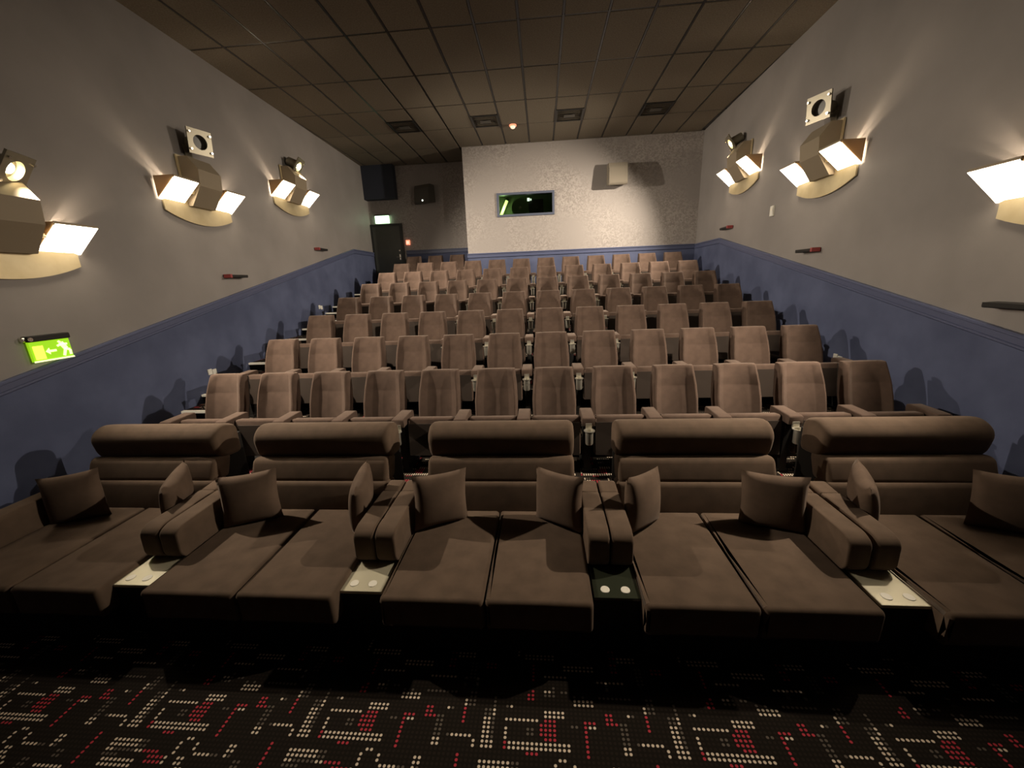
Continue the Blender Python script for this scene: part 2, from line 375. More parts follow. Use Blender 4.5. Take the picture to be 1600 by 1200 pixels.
# booth wall with the projection window opening
WX0, WX1, WZ0, WZ1 = -1.045, 0.292, 1.612, 2.062
wb = empty('wall_back', kind='structure')
xr = XRf(YB) + .05
bm = bmesh.new()
box(bm, XB, WX0, YB, YB + .12, ZF, ZC + .02); box(bm, WX1, xr, YB, YB + .12, ZF, ZC + .02)
box(bm, WX0, WX1, YB, YB + .12, ZF, WZ0); box(bm, WX0, WX1, YB, YB + .12, WZ1, ZC + .02)
fin('booth_front', bm, 'flake', wb)
bm = bmesh.new(); box(bm, XB, XB + .1, YB + .12, YR + .1, ZF, ZC + .02); fin('booth_side', bm, 'wall', wb)
bm = bmesh.new(); box(bm, XLf(YR) - .1, XB, YR, YR + .12, -.5, ZC + .02); fin('recess_panel', bm, 'flake', wb)
bm = bmesh.new(); box(bm, XB - .004, xr, YB - .014, YB + .01, ZF, .70); fin('dado_panel', bm, 'dado', wb)
bm = bmesh.new(); prism(bm, [(YB + a, .712 + b) for a, b in RAILP], 'x', XB - .02, xr); fin('dado_rail', bm, 'rail', wb)
bm = bmesh.new(); box(bm, -3.93, XB, YR - .014, YR + .01, -.4, .95); fin('dado_panel', bm, 'dado', wb)
bm = bmesh.new(); prism(bm, [(YR + a, .958 + b) for a, b in RAILP], 'x', -3.93, XB); fin('dado_rail', bm, 'rail', wb)
bm = bmesh.new(); box(bm, XB - .016, XB + .01, YB, YR, -.4, .70); fin('dado_panel', bm, 'dado', wb)
wf = empty('wall_front', kind='structure')
yslab('wall_panel', -4.6, 3.7, YS - .15, ZF - .1, ZC + .02, 'black', wf, .15)

# ceiling: tiles in a black grid
ce = empty('ceiling', kind='structure')
bm = bmesh.new(); box(bm, -5.2, 4.1, YS - .1, YR + .2, ZC + .012, ZC + .10); fin('ceiling_deck', bm, 'tbar', ce)
TX, TY, TW, TL = -1.957, 5.972, .571, 1.142
tile_me = {}
for i in range(-6, 10):
    for j in range(-8, 6):
        x0, x1 = TX + TW * i + .015, TX + TW * (i + 1) - .015; y0, y1 = TY + TL * j + .012, TY + TL * (j + 1) - .012
        if y1 < YS or y0 > YR: continue
        y1 = min(y1, YR); x0 = max(x0, XLf(y0) - .1); x1 = min(x1, XRf(y1) + .1)
        if x1 - x0 < .02: continue
        if x0 > XB and y0 > YB: continue
        key = (round(x1 - x0, 3), round(y1 - y0, 3))
        if key not in tile_me:
            bm = bmesh.new(); w, l = key; vs = box(bm, 0, w, 0, l, 0, .02)
            for v in vs[:4]: v.co.x = .006 if v.co.x < w / 2 else w - .006; v.co.y = .006 if v.co.y < l / 2 else l - .006
            o = fin('ceiling_tile', bm, 'tile', ce); tile_me[key] = o.data
        else: o = link('ceiling_tile', tile_me[key], ce)
        o.location = (x0, y0, ZC - .002 + random.uniform(-.001, .001))
for i in range(-5, 11):
    x = TX + TW * i; y1 = YR if x < XB else YB
    bm = bmesh.new(); box(bm, x - .011, x + .011, YS, y1, ZC + .001, ZC + .012); fin('grid_bar', bm, 'tbar', ce)
for j in range(-7, 6):
    y = TY + TL * j
    bm = bmesh.new(); box(bm, XLf(y) - .05, (XRf(y) + .05) if y < YB else XB, y - .009, y + .009, ZC + .002, ZC + .012); fin('grid_bar', bm, 'tbar', ce)

# dark bulkhead in the recess corner above the door
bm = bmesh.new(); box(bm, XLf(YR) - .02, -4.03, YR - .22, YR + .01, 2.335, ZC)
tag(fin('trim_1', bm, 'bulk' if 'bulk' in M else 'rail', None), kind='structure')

# projection window, its glass and the lit booth room behind it
wn = empty('window_1', ((WX0 + WX1) / 2, YB, WZ0), kind='structure')
hx, hz = (WX1 - WX0) / 2, WZ1 - WZ0
bm = bmesh.new(); t = .052
for a in ((-hx - t, -hx, -t, hz + t), (hx, hx + t, -t, hz + t)): box(bm, a[0], a[1], -.025, .10, a[2], a[3])
for a in ((-hx, hx, -t, 0), (-hx, hx, hz, hz + t)): box(bm, a[0], a[1], -.025, .10, a[2], a[3])
fin('window_frame', bm, 'frame', wn)
bm = bmesh.new(); box(bm, -hx, hx, .05, .056, 0, hz); fin('window_pane', bm, 'glass', wn)
for nm, bx in (('wall_booth_back', (WX0 - .65, WX1 + .75, YB + 1.15, YB + 1.2, 1.2, 2.7)), ('wall_booth_left', (WX0 - .65, WX0 - .6, YB + .13, YB + 1.15, 1.2, 2.7)), ('wall_booth_right', (WX1 + .7, WX1 + .75, YB + .13, YB + 1.15, 1.2, 2.7)), ('floor_booth', (WX0 - .65, WX1 + .75, YB + .13, YB + 1.2, 1.15, 1.2)), ('ceiling_booth', (WX0 - .65, WX1 + .75, YB + .13, YB + 1.2, 2.7, 2.75))):
    bm = bmesh.new(); box(bm, *bx); tag(fin(nm, bm, 'boothwall'), kind='structure')
pj = empty('film_projector', (-.12, YB + .62, 1.2), 0, 'black film projector standing behind the projection window', 'projector')
bm = rbox(-.19, .19, -.28, .36, .42, .80, .02, 2); fin('body', bm, 'black', pj, True)
bm = bmesh.new(); cyl(bm, (-.02, -.28, .62), (-.02, -.40, .62), .075, .085, 20); fin('lens', bm, 'blackmetal', pj, True)
bm = bmesh.new(); box(bm, -.14, .14, -.2, .25, .0, .42); fin('pedestal', bm, 'blackmetal', pj)
bm = bmesh.new(); box(bm, -.22, -.16, -.30, -.27, .76, .83); box(bm, -.14, -.115, -.30, -.27, .77, .81); fin('status_lamp', bm, 'glint', pj)
bl = empty('booth_lamp', (-1.02, YB + 1.0, 1.70), 0, 'yellow green tube lamp glowing at left behind the projection window', 'lamp')
bm = bmesh.new(); cyl(bm, (-.10, 0, .0), (.10, .0, .42), .04, None, 12); fin('tube', bm, 'strip', bl, True)
bm = bmesh.new(); cyl(bm, (-.12, .0, -.05), (-.10, 0, .0), .045, None, 12); cyl(bm, (.10, 0, .42), (.12, 0, .47), .045, None, 12); fin('end_cap', bm, 'black', bl, True)
d = bpy.data.lights.new('booth_light', 'POINT'); d.energy = 4.5; d.color = (.72, 1.0, .48); d.shadow_soft_size = .05
o = bpy.data.objects.new('booth_light', d); C.objects.link(o); o.parent = bl; o.location = (.0, -.12, .2)
bw = empty('film_reel', (-.55, YB + .75, 1.2), 0, 'green grey round film reel left of the projector behind the window', 'reel')
bm = bmesh.new(); cyl(bm, (0, 0, .68), (0, .05, .68), .23, None, 28); fin('disc', bm, 'boothwall', bw, True)
bm = bmesh.new(); cyl(bm, (0, -.02, .68), (0, 0, .68), .035, None, 14); fin('hub', bm, 'chrome', bw, True)
bm = bmesh.new(); box(bm, -.04, .04, .05, .11, 0, .72); fin('stand', bm, 'blackmetal', bw)

# door in the recess
dz0 = tier_z[7]
dr = empty('door_1', (-4.47, YR, dz0), kind='structure')
bm = bmesh.new(); box(bm, -.40, .40, -.035, .005, .0, 1.84); fin('door_leaf', bm, 'door', dr)
bm = bmesh.new()
box(bm, -.48, -.40, -.05, .01, 0, 1.90); box(bm, .40, .48, -.05, .01, 0, 1.90); box(bm, -.40, .40, -.05, .01, 1.84, 1.90); fin('door_frame', bm, 'doorframe', dr)
bm = bmesh.new(); cyl(bm, (.345, -.036, .98), (.345, -.085, .98), .012, None, 10); cyl(bm, (.355, -.080, .98), (.25, -.080, .98), .010, None, 10)
box(bm, .325, .365, -.042, -.034, .90, 1.06); fin('door_handle', bm, 'chrome', dr, True)
bm = bmesh.new(); cyl(bm, (.345, -.034, 1.16), (.345, -.05, 1.16), .02, None, 12); fin('door_lock', bm, 'chrome', dr, True)

# ------------------------------------------------------------------ wall fittings
def wall_root(name, side, y, z, label, cat, group=None):
    """root on the wall face: local x points into the room, local y runs along the wall"""
    if side == 'L': return empty(name, (XLf(y), y, z), math.atan2(.034, 1), label, cat, group)
    return empty(name, (XRf(y), y, z), math.pi - math.atan2(.027, 1), label, cat, group)
def point(name, par, loc, e, rad, col):
    d = bpy.data.lights.new(name, 'POINT'); d.energy = e; d.shadow_soft_size = rad; d.color = col
    o = bpy.data.objects.new(name, d); C.objects.link(o); o.parent = par; o.location = loc; return o

def wall_lamp(side, y, z, label):
    r = wall_root('wall_lamp', side, y, z, label, 'wall lamp', 'twin headed wall lamps')
    # back plate: straight short sides, bowed lower edge
    low = [(-.57 + 1.14 * k / 16, -.36 - .12 * (1 - (2 * k / 16 - 1) ** 2)) for k in range(17)]
    bm = bmesh.new(); prism(bm, [(u, v) for u, v in low] + [(.57, -.24), (.22, -.10), (.22, .36), (-.22, .36), (-.22, -.10), (-.57, -.24)], 'x', .012, .030)
    fin('back_plate', bm, 'gold', r)
    bm = bmesh.new(); prism(bm, [(.03, .34), (.15, .34), (.27, .18), (.25, -.02), (.09, -.26), (.03, -.26)], 'y', -.195, .195)
    fin('housing', bm, 'box', r)
    for s in (-1, 1):
        c = s * .43
        h = .185
        bm = bmesh.new(); prism(bm, [(.262, -.02), (.276, -.006), (.276, .018), (.262, .018)], 'y', c - h, c + h); head = fin('lamp_head', bm, 'box', r)
        for e in (-1, 1):                  # thin walled wedge, open upward
            a, b = sorted((c + e * h, c + e * (h - .006)))
            bm = bmesh.new(); prism(bm, [(.012, -.235), (.27, -.004), (.27, .016), (.012, .016)], 'y', a, b); fin('side_panel', bm, 'amber', head)
        bm = bmesh.new(); prism(bm, [(.018, -.240), (.278, -.006), (.270, .003), (.010, -.231)], 'y', c - h + .004, c + h - .004)
        fin('diffuser', bm, 'diff', head)
        for q in range(5):  # added slanted fins that cut the bulb light into streaks on the wall
            yy = c - s * (h - .030) + s * q * .060
            bm = bmesh.new(); prism(bm, [(yy - .003, -.045), (yy + .003, -.045), (yy + s * .075 + .003, .014), (yy + s * .075 - .003, .014)], 'x', .02, .25); fin('streak_fin', bm, 'box', head)
        bm = bmesh.new(); a, b = sorted((c - s * h, s * .19)); box(bm, .10, .16, a, b, -.12, -.08); fin('bracket', bm, 'gold', head)
        point('bulb_light', head, (.12, c - s * .10, -.085), UP_E, .010, WARM)
    return r
def wall_spot(side, y, z, aim, lit, label, power=1.0, cone=118):
    r = wall_root('wall_spotlight', side, y, z, label, 'spotlight', 'square spotlights above the wall lamps')
    bm = bmesh.new(); box(bm, 0, .02, -.06, .06, -.16, -.02); box(bm, .02, .14, -.012, .012, -.11, -.08); fin('wall_bracket', bm, 'spotmetal', r)
    d = Vector(aim).normalized(); q = d.to_track_quat('Z', 'Y').to_matrix()
    T = lambda p: Vector((.16, 0, 0)) + q @ Vector(p)
    bm = bmesh.new(); n = 24; s = .15; ho = .088
    sq = []
    for i in range(n):
        t = 2 * math.pi * i / n; cx, cy = math.cos(t), math.sin(t); k = s / max(abs(cx), abs(cy)); sq.append((cx * k, cy * k))
    outs = []
    for zz in (.06, .078):
        outs.append(([bm.verts.new(T((x, y2, zz))) for x, y2 in sq], [bm.verts.new(T((ho * math.cos(2 * math.pi * i / n), ho * math.sin(2 * math.pi * i / n), zz))) for i in range(n)]))
    for i in range(n):
        j = (i + 1) % n
        for A, B in outs: bm.faces.new((A[i], A[j], B[j], B[i]))
        bm.faces.new((outs[0][0][i], outs[0][0][j], outs[1][0][j], outs[1][0][i])); bm.faces.new((outs[0][1][i], outs[0][1][j], outs[1][1][j], outs[1][1][i]))
    fin('front_plate', bm, 'spotmetal', r, True, 30)
    bm = bmesh.new(); cyl(bm, T((0, 0, -.13)), T((0, 0, .06)), .075, .094, 24, False); cyl(bm, T((0, 0, -.135)), T((0, 0, -.13)), .075, None, 24); fin('can', bm, 'spotmetal', r, True)
    bm = bmesh.new(); cyl(bm, T((0, 0, .015)), T((0, 0, .02)), .086, None, 24); ln = fin('lens', bm, 'spotmetal' if lit else 'spot_off', r, True)
    if lit:
        bm = bmesh.new(); cyl(bm, T((0, 0, .018)), T((0, 0, .045)), .052, .040, 20); fin('bulb', bm, 'spot_on', ln, True)
    for e in (-1, 1):
        for g in (-1, 1):
            bm = bmesh.new(); cyl(bm, T((e * .125, g * .10, .078)), T((e * .125, g * .10, .098)), .014, None, 8); fin('clip', bm, 'chrome', r, True)
    if lit:
        L = bpy.data.lights.new('spot_light', 'SPOT'); L.energy = SPOT_E * power; L.spot_size = R(cone); L.spot_blend = 1.0; L.shadow_soft_size = .035; L.color = (1.0, .86, .68)
        o = bpy.data.objects.new('spot_light', L); C.objects.link(o); o.parent = r; o.location = T((0, 0, .085)); o.rotation_euler = (-d).to_track_quat('Z', 'Y').to_euler()
    return r
wall_lamp('L', 3.20, .655, 'twin headed gold wall lamp cut by left photo edge above exit sign')
wall_lamp('L', 5.50, 1.38, 'twin headed gold wall lamp on left wall below the unlit spotlight')
wall_lamp('L', 7.83, 1.855, 'twin headed gold wall lamp on left wall nearest the door')
wall_lamp('R', 3.05, .690, 'twin headed gold wall lamp cut by right photo edge')
wall_lamp('R', 5.87, 1.39, 'twin headed gold wall lamp on right wall below the unlit spotlight')
wall_lamp('R', 8.25, 1.89, 'twin headed gold wall lamp on right wall nearest the booth')
wall_spot('L', 3.30, 1.09, (1, .38, -.66), True, 'lit spotlight at left photo edge above the nearest left wall lamp', 1.15, 118)
wall_spot('L', 5.52, 1.93, (1, -.35, -.12), False, 'unlit square spotlight with dark round lens on left wall')
wall_spot('L', 7.90, 2.28, (1, .16, -.62), True, 'lit yellow spotlight on left wall nearest the door', 1.9, 116)
wall_spot('R', 5.88, 1.94, (1, .42, -.10), False, 'unlit square spotlight with dark round lens on right wall')
wall_spot('R', 3.10, 1.12, (1, -.40, -.72), True, 'lit spotlight above the nearest right wall lamp at the photo edge', 1.1, 116)
wall_spot('R', 8.45, 2.34, (1, -.20, -.60), True, 'lit yellow spotlight on right wall nearest the booth', 2.1, 114)

def wall_bar(side, y, z, label):
    r = wall_root('wall_bar', side, y, z, label, 'wall fitting', 'black wall bars with red tips')
    bm = bmesh.new(); prism(bm, [(.0, -.024), (.10, -.024), (.11, -.016), (.11, .018), (.0, .022)], 'y', -.19, .19); fin('bar', bm, 'black', r)
    s = -1 if side == 'L' else 1
    bm = bmesh.new(); a, b = sorted((s * .19, s * .160)); box(bm, .012, .118, a - .004, b + .004, -.026, .026); fin('red_tip', bm, 'red', r)
    return r
wall_bar('L', 5.87, .222, 'black wall bar with red tip on left wall, nearer the camera')
wall_bar('L', 8.60, .806, 'black wall bar with red tip on left wall, farther by the door')
wall_bar('R', 3.28, -.331, 'black wall bar cut by right photo edge above the blue rail')
wall_bar('R', 5.94, .245, 'black wall bar with red tip on right wall, middle of three')
wall_bar('R', 8.71, .858, 'black wall bar with red tip on right wall nearest the booth')

# exit sign on the left wall, near the camera
r = wall_root('exit_sign', 'L', 3.285, -.44, 'green running man exit sign with black housing on left wall', 'exit sign')
bm = rbox(.0, .07, -.165, .165, .065, .118, .008, 2); fin('housing', bm, 'black', r)
bm = bmesh.new(); box(bm, .02, .045, -.155, .160, -.115, .066); fin('sign_panel', bm, 'exit_near', r)
bm = bmesh.new(); box(bm, .045, .049, -.138, -.06, -.098, .025); fin('door_mark', bm, 'exit_door', r)
bm = bmesh.new(); prism(bm, [(-.050, -.035), (-.018, -.005), (-.018, -.025), (.035, -.025), (.035, -.045), (-.018, -.045), (-.018, -.065)], 'x', .045, .049); fin('arrow_mark', bm, 'exit_mark', r)
bm = bmesh.new()
prism(bm, [(.060, .040), (.075, .052), (.090, .040), (.075, .026)], 'x', .045, .049)
for a, b, w in (((.085, .030), (.115, -.030), .020), ((.112, -.025), (.085, -.095), .011), ((.112, -.030), (.145, -.045), .011), ((.145, -.045), (.142, -.092), .010), ((.090, .018), (.050, .002), .009), ((.095, .016), (.135, .012), .009)):
    d = (Vector(b) - Vector(a)).normalized(); nn = Vector((-d.y, d.x)) * w
    prism(bm, [tuple(Vector(a) + nn), tuple(Vector(b) + nn), tuple(Vector(b) - nn), tuple(Vector(a) - nn)], 'x', .045, .0488)
fin('running_man_mark', bm, 'exit_mark', r)
bm = bmesh.new(); cyl(bm, (.03, -.17, .09), (.03, -.185, .09), .022, None, 14); cyl(bm, (.07, -.150, .09), (.076, -.150, .09), .018, None, 14); fin('end_screw', bm, 'chrome', r, True)
bm = bmesh.new(); box(bm, .045, .052, -.157, .162, -.122, -.108); fin('edge_strip', bm, 'exit_mark', r)
# far exit sign over the door
r = empty('exit_sign', (-4.54, YR, 1.825), 0, 'small glowing exit sign above the dark door', 'exit sign')
bm = bmesh.new(); box(bm, -.20, .20, -.07, -.02, -.10, .10); fin('sign_panel', bm, 'exit_far', r)
bm = bmesh.new(); box(bm, -.21, .21, -.08, .0, .10, .125); fin('housing', bm, 'black', r)
# call point, white wall devices
r = empty('call_point', (-3.86, YR, 1.177), 0, 'small red alarm call point right of the dark door', 'alarm')
bm = rbox(-.058, .058, -.04, .0, -.066, .066, .008, 2); fin('case', bm, 'redlamp', r)
bm = bmesh.new(); box(bm, -.036, .036, -.046, -.04, -.04, .036); fin('glass_plate', bm, 'whitelamp', r)
r = wall_root('wall_thermostat', 'R', 7.09, .92, 'small cream wall thermostat below the right wall lamps', 'thermostat')
bm = rbox(0, .03, -.05, .05, -.08, .08, .008, 2); fin('case', bm, 'white', r); bm = bmesh.new(); box(bm, .03, .034, -.03, .03, .0, .05); fin('dial', bm, 'disc', r)
for side, y, z, lab in (('L', 5.05, -1.085, 'white socket on blue left wall above the first row'), ('L', 8.25, -.40, 'white socket on blue left wall beside the far aisle steps'), ('R', 5.07, -1.085, 'white socket on blue right wall behind the first row')):
    r = wall_root('wall_socket', side, y, z, lab, 'socket', 'white sockets on the blue wall')
    bm = rbox(.016, .030, -.075, -.004, -.04, .04, .004, 1); fin('plate', bm, 'white', r); bm = rbox(.016, .030, .004, .075, -.055, .025, .004, 1); fin('plate', bm, 'white', r)

# ceiling fittings
for x, lab in ((-2.815, 'square dark ceiling vent, leftmost of four'), (-1.10, 'square dark ceiling vent left of the smoke detector'), (.612, 'square dark ceiling vent right of the smoke detector'), (2.325, 'square dark ceiling vent, rightmost near the right wall')):
    r = empty('ceiling_vent', (x, 9.10, ZC), 0, lab, 'vent', 'ceiling vents by the booth')
    bm = bmesh.new(); w, l = .272, .30
    for a in ((-w, w, -l, -l + .03), (-w, w, l - .03, l), (-w, -w + .03, -l + .03, l - .03), (w - .03, w, -l + .03, l - .03)): box(bm, a[0], a[1], a[2], a[3], -.016, -.002)
    fin('frame', bm, 'blackmetal', r)
    for q in range(7):
        yy = -l + .075 + q * .075
        bm = bmesh.new(); prism(bm, [(yy - .022, -.018), (yy - .018, -.020), (yy + .022, -.004), (yy + .018, -.002)], 'x', -w + .03, w - .03); fin('slat', bm, 'blackmetal', r)
    bm = bmesh.new(); box(bm, -.11, .11, -.06, .08, -.024, -.018); fin('centre_plate', bm, 'spk_dark', r)
r = empty('smoke_detector', (-.56, 9.42, ZC), 0, 'round ceiling smoke detector with glowing red light', 'smoke detector')
bm = bmesh.new(); lathe(bm, [(.0, -.002), (.075, -.002), (.075, -.022), (.05, -.03), (0, -.03)], 24); fin('base', bm, 'redlamp', r, True)
bm = bmesh.new(); lathe(bm, [(.052, -.03), (.048, -.055), (.03, -.068), (0, -.07)], 24); fin('cap', bm, 'whitelamp', r, True)

def speaker(x, y, z, rz, mat, label, dx=.225, badge=False):
    r = empty('wall_speaker', (x, y, z), rz, label, 'speaker', 'speakers on the back wall')
    bm = bmesh.new(); prism(bm, [(-.34, -.22), (-.30, .15), (-.27, .24), (-.06, .24), (-.04, -.20), (-.30, -.25)], 'x', -dx, dx)
    bmesh.ops.bevel(bm, geom=bm.edges[:], offset=.008, segments=2, affect='EDGES'); fin('cabinet', bm, mat, r)
    bm = bmesh.new()
    A = [(-dx + .02, -.345, -.205), (dx - .02, -.345, -.205), (dx - .02, -.309, .135), (-dx + .02, -.309, .135)]; f = [bm.verts.new(p) for p in A]; g = [bm.verts.new((p[0], p[1] + .01, p[2])) for p in A]
    bm.faces.new(f); bm.faces.new(g[::-1])
    for i in range(4): bm.faces.new((f[i], f[(i + 1) % 4], g[(i + 1) % 4], g[i]))
    fin('grille', bm, mat, r)
    bm = bmesh.new(); box(bm, -.05, .05, -.06, .02, -.08, .08); fin('wall_bracket', bm, 'black', r)
    if badge:
        bm = bmesh.new(); cyl(bm, (.04, -.352, -.17), (.04, -.342, -.17), .022, None, 12); fin('badge', bm, 'glint', r, True)
    return r
speaker(1.83, YB, 2.34, 0, 'spk', 'beige box speaker on the pale booth wall')
speaker(-3.14, YR, 2.385, R(-22), 'spk_dark', 'dark box speaker on the recessed wall above the door', .26, True)

# ------------------------------------------------------------------ tiered cinema seats
def make_seat():
    s = empty('cinema_seat')
    us = [-1, -.99, -.965, -.90, -.84, -.62, -.55, 0, .55, .62, .84, .90, .965, .99, 1]
    fo = [.040, .0, -.030, -.052, -.054, -.012, 0, .004, 0, -.012, -.054, -.052, -.030, .0, .040]
    rings = []
    for z, w, th, gr in ((.40, .200, .5, 0), (.43, .215, .9, 0), (.50, .222, 1, 0), (.62, .226, 1, 0), (.735, .218, 1, 0), (.742, .2175, 1, .0015), (.749, .217, 1, 0), (.83, .207, .9, 0), (.905, .198, .72, 0), (.926, .196, .62, 0), (.933, .1945, .40, 0)):
        ly = -.16 * (.93 - z) / .5
        front = [(u * w, ly + .02 + (f - .02) * th + (gr if abs(u) < .99 else 0), z) for u, f in zip(us, fo)]
        back = [(u * w, ly + .045 + .05 * th * (1 - (abs(u)) ** 4 * .7), z) for u in (1, .8, .4, -.4, -.8, -1)]
        rings.append(front + back)
    bm = bmesh.new(); loft(bm, rings); b = fin('backrest', bm, 'seat', s, True, 38)
    bm = bmesh.new(); loft(bm, [[(u * w, -.16 * (.93 - z) / .5 + o, z) for u, o in ((-1, .07), (-.9, .108), (0, .118), (.9, .108), (1, .07), (.9, .055), (-.9, .055))] for z, w in ((.26, .19), (.40, .21), (.62, .222), (.86, .197), (.90, .190))])
    fin('back_shell', bm, 'black', s, True, 50)
    bm = rbox(-.236, .236, -.10, .0, -.36, .02, .022, 3)
    c = fin('seat_cushion', bm, 'seat', s, True, 50); c.location = (0, -.355, .53); c.rotation_euler = (R(-7), 0, 0)
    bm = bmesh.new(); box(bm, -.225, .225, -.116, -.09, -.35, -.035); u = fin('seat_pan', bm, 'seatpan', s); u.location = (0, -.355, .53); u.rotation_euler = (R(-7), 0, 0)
    def arm(x):
        bm = bmesh.new(); loft(bm, [[(x + a, y, z) for a, z in rpoly([(-.060, z0), (.060, z0), (.060, z1), (-.060, z1)], .014, 3)] for y, z0, z1 in ((-.55, .505, .570), (-.545, .50, .578), (-.53, .498, .582), (-.27, .502, .586), (-.25, .508, .580))])
        a = fin('armrest', bm, 'seat', s, True, 50)
        bm = bmesh.new(); box(bm, x - .030, x + .030, -.46, -.26, .03, .50); box(bm, x - .045, x + .045, -.47, -.05, 0, .03); fin('side_stand', bm, 'black', s)
        bm = bmesh.new(); lathe(bm, [(.0, -.128), (.030, -.128), (.034, -.12), (.036, 0), (.050, 0), (.050, .007), (.034, .007), (.031, -.118), (0, -.118)], 20, (x, -.602, .475))
        box(bm, x - .028, x + .028, -.562, -.545, .474, .530)
        fin('cup_holder', bm, 'silver', a, True, 35)
    arm(-.30)
    return s, arm
seat0, _ = make_seat()
end0 = empty('cinema_seat'); 
for ch in list(seat0.children):
    copy_tree(ch, end0)
for ch in list(seat0.children):               # the last seat of a row carries a second armrest
    if ch.name.startswith(('armrest', 'side_stand')):
        n = copy_tree(ch, end0); n.location.x += .60
ORD = ['first', 'second', 'third', 'fourth', 'fifth', 'sixth', 'seventh', 'eighth', 'ninth', 'tenth', 'eleventh', 'twelfth']
ROWN = ['front row behind the loungers', 'second tiered row', 'third tiered row', 'fourth tiered row', 'fifth tiered row', 'sixth tiered row', 'seventh tiered row before the booth wall']
rows = [(3.948, -.890), (4.974, -.656), (5.990, -.426), (6.993, -.193), (8.008, .043), (8.957, .277), (9.98, .502)]
first = [True, True]
for k, (y, zt) in enumerate(rows):
    for i in range(12):
        e = i == 11
        src = end0 if e else seat0
        if first[e]: o = src; first[e] = False
        else: o = copy_tree(src)
        o.location = (-3.495 + .6 * i, y, tier_z[k])
        tag(o, 'brown cinema seat, %s from the left in the %s' % (ORD[i], ROWN[k]), 'cinema seat', 'cinema seats in the ' + ROWN[k])
for i, x in enumerate((-3.53, -2.92, -2.31)):
    o = copy_tree(end0 if i == 2 else seat0); o.location = (x, 11.12, tier_z[7])
    tag(o, ('shadowed brown seat beside the door in the recess', 'shadowed brown seat, middle of three in the recess', 'shadowed brown seat against the booth side in the recess')[i], 'cinema seat', 'three seats in the recess')

# ------------------------------------------------------------------ double loungers
def make_lounger():
    s = empty('double_lounger')                       # origin: seam, seat front edge, floor level
    z = lambda h: h - ZF
    for sg in (-1, 1):
        bm = rbox(sg * .3015 - .2985, sg * .3015 + .2985, 0, .90, .22, .42, .028, 4)
        for v in bm.verts:
            if v.co.z > .35: v.co.z += .012 * math.sin(math.pi * min(max(v.co.y / .9, 0), 1))
        fin('seat_cushion', bm, 'sofa', s, True, 60)
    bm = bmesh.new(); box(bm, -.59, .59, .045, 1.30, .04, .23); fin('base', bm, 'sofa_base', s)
    for sx in (-.52, .52):
        for yy in (.10, 1.22):
            bm = bmesh.new(); cyl(bm, (sx, yy, 0), (sx, yy, .045), .022, .026, 10); fin('foot', bm, 'black', s, True)
    def band(name, prof, r, x, re):
        bm = bmesh.new(); pill(bm, rpoly(prof, r, 5), -x, x, re, 4); return fin(name, bm, 'sofa', s, True, 60)
    band('lower_pad', [(.855, .36), (.94, .635), (1.10, .60), (1.06, .34)], [.03, .045, .03, .03], .585, .03)
    band('middle_pad', [(.945, .605), (1.02, .795), (1.20, .76), (1.13, .58)], [.05, .05, .03, .03], .572, .035)
    band('headrest', [(1.085, .75), (1.045, .96), (1.16, 1.045), (1.33, .99), (1.33, .72)], [.08, .10, .09, .06, .05], .576, .05)
    bm = bmesh.new(); prism(bm, [(1.02, .10), (1.12, .60), (1.26, .88), (1.36, .90), (1.36, .10)], 'x', -.55, .55); fin('back_frame', bm, 'sofa_base', s)
    for sg in (-1, 1):
        x0, x1 = sorted((sg * .600, sg * .729))
        bm = bmesh.new(); prof = rpoly([(.340, .395), (.302, .44), (.306, .600), (.370, .632), (.80, .634), (.80, .395)], [.02, .04, .055, .05, .008, .01], 5)
        pill(bm, prof, x0, x1, .016, 3); a = fin('armrest', bm, 'sofa', s, True, 60)
        bm = bmesh.new(); prof = rpoly([(.80, .395), (.80, .634), (.95, .648), (1.00, .58), (1.00, .395)], [.01, .012, .03, .03, .01], 4)
        pill(bm, prof, x0, x1, .022, 3); fin('armrest_back', bm, 'sofa', a, True, 60)
    return s
lg0 = make_lounger()
LX = [-3.290, -1.820, -.350, 1.120, 2.605]
LLAB = ['dark brown double lounger at far left beside the blue left wall', 'dark brown double lounger, second from left between two cream consoles', 'dark brown double lounger in the centre, between cream and black consoles', 'dark brown double lounger, second from right between black and cream consoles', 'dark brown double lounger at far right beside the right wall']
for i, x in enumerate(LX):
    o = lg0 if i == 0 else copy_tree(lg0)
    o.location = (x, 1.735, ZF); tag(o, LLAB[i], 'lounger', 'double loungers in the front row')

def make_console():
    s = empty('side_console')
    bm = bmesh.new(); box(bm, -.128, .128, 0, 1.10, .03, .368); fin('cabinet', bm, 'black', s)
    bm = bmesh.new(); box(bm, -.115, .115, .02, 1.08, 0, .03); fin('plinth', bm, 'black', s)
    bm = rbox(-.131, .131, -.008, 1.02, .368, .388, .004, 2); fin('top_plate', bm, 'plate', s)
    for x in (-.062, .052):
        bm = bmesh.new(); cyl(bm, (x, .052, .388), (x, .052, .392), .026, .025, 20); fin('round_button', bm, 'disc', s, True)
    return s
cs0 = make_console()
for i, (x, lab) in enumerate(((-2.570, 'narrow console with cream top plate between the two left loungers'), (-1.098, 'narrow console with pale top plate left of the centre lounger'), (.392, 'narrow console with dark glossy top plate right of the centre lounger'), (1.892, 'narrow console with cream top plate between the two right loungers'))):
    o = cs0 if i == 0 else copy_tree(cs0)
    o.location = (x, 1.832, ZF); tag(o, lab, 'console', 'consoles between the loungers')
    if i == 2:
        tp = [c for c in o.children if c.name.startswith('top_plate')][0]; tp.data = tp.data.copy(); tp.data.materials[0] = M['plate_dark']  # this top plate alone gets the dark glossy material

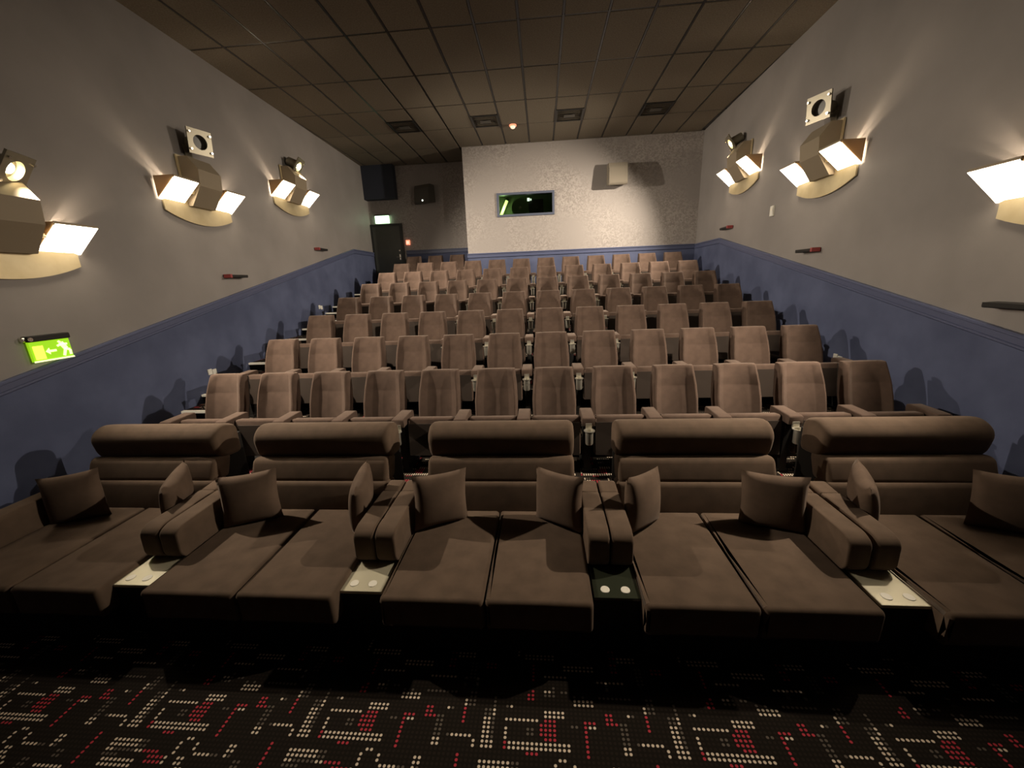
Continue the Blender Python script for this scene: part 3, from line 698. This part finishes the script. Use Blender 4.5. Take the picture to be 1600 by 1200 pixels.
def make_pillow():
    n = 14; bm = bmesh.new(); S, T = .20, .075
    def P(i, j, sg):
        u, v = 2 * i / n - 1, 2 * j / n - 1
        x = u * S * (1 - .075 * (1 - v * v) * u * u); y = v * S * (1 - .075 * (1 - u * u) * v * v)
        return (x, sg * T * max((1 - u ** 2) * (1 - v ** 2), 0) ** .42, y)
    G = {}
    for sg in (1, -1):
        for i in range(n + 1):
            for j in range(n + 1):
                if i in (0, n) or j in (0, n):
                    if (i, j, 0) not in G: G[(i, j, 0)] = bm.verts.new(P(i, j, 0))
                    G[(i, j, sg)] = G[(i, j, 0)]
                else: G[(i, j, sg)] = bm.verts.new(P(i, j, sg))
        for i in range(n):
            for j in range(n): bm.faces.new([G[(a, b, sg)] for a, b in ((i, j), (i + 1, j), (i + 1, j + 1), (i, j + 1))])
    return fin('throw_pillow', bm, 'pillow', None, True, 80)
pl0 = make_pillow()
# centre, yaw of the face, lean back, roll
PIL = [
 (-3.70, 2.47, -1.520, 20, -8, -4, 'shadowed brown pillow at the left arm of the far left lounger'),
 (-2.82, 2.47, -1.500, -66, -8, 8, 'lit brown pillow at the right arm of the far left lounger'),
 (-2.22, 2.46, -1.510, 24, -8, 0, 'brown pillow at the left arm of the second lounger from left'),
 (-1.355, 2.47, -1.500, -78, -8, 6, 'brown pillow at the right arm of the second lounger from left'),
 (-.755, 2.46, -1.505, 30, -8, 4, 'brown pillow at the left arm of the centre lounger'),
 (.090, 2.47, -1.505, -36, -8, -4, 'brown pillow at the right arm of the centre lounger'),
 (.672, 2.46, -1.505, 46, -8, 8, 'brown pillow at the left arm of the second lounger from right'),
 (1.535, 2.47, -1.515, -20, -6, -2, 'shadowed brown pillow at the right arm of the second lounger from right'),
 (2.11, 2.48, -1.500, 64, -8, -6, 'lit brown pillow at the left arm of the far right lounger'),
 (3.00, 2.47, -1.520, -20, -8, 0, 'shadowed brown pillow at the right arm of the far right lounger')]
for i, (x, y, z, yaw, lean, roll, lab) in enumerate(PIL):
    o = pl0 if i == 0 else copy_tree(pl0)
    o.location = (x, y, z)
    o.rotation_euler = (Matrix.Rotation(R(yaw), 3, 'Z') @ Matrix.Rotation(R(lean), 3, 'X') @ Matrix.Rotation(R(roll), 3, 'Y')).to_euler()
    tag(o, lab, 'pillow', 'pillows on the loungers')

# ------------------------------------------------------------------ put the front floor at height zero
for o in list(SC.objects):
    if o.parent is None and o.type != 'CAMERA': o.location.z += ZO
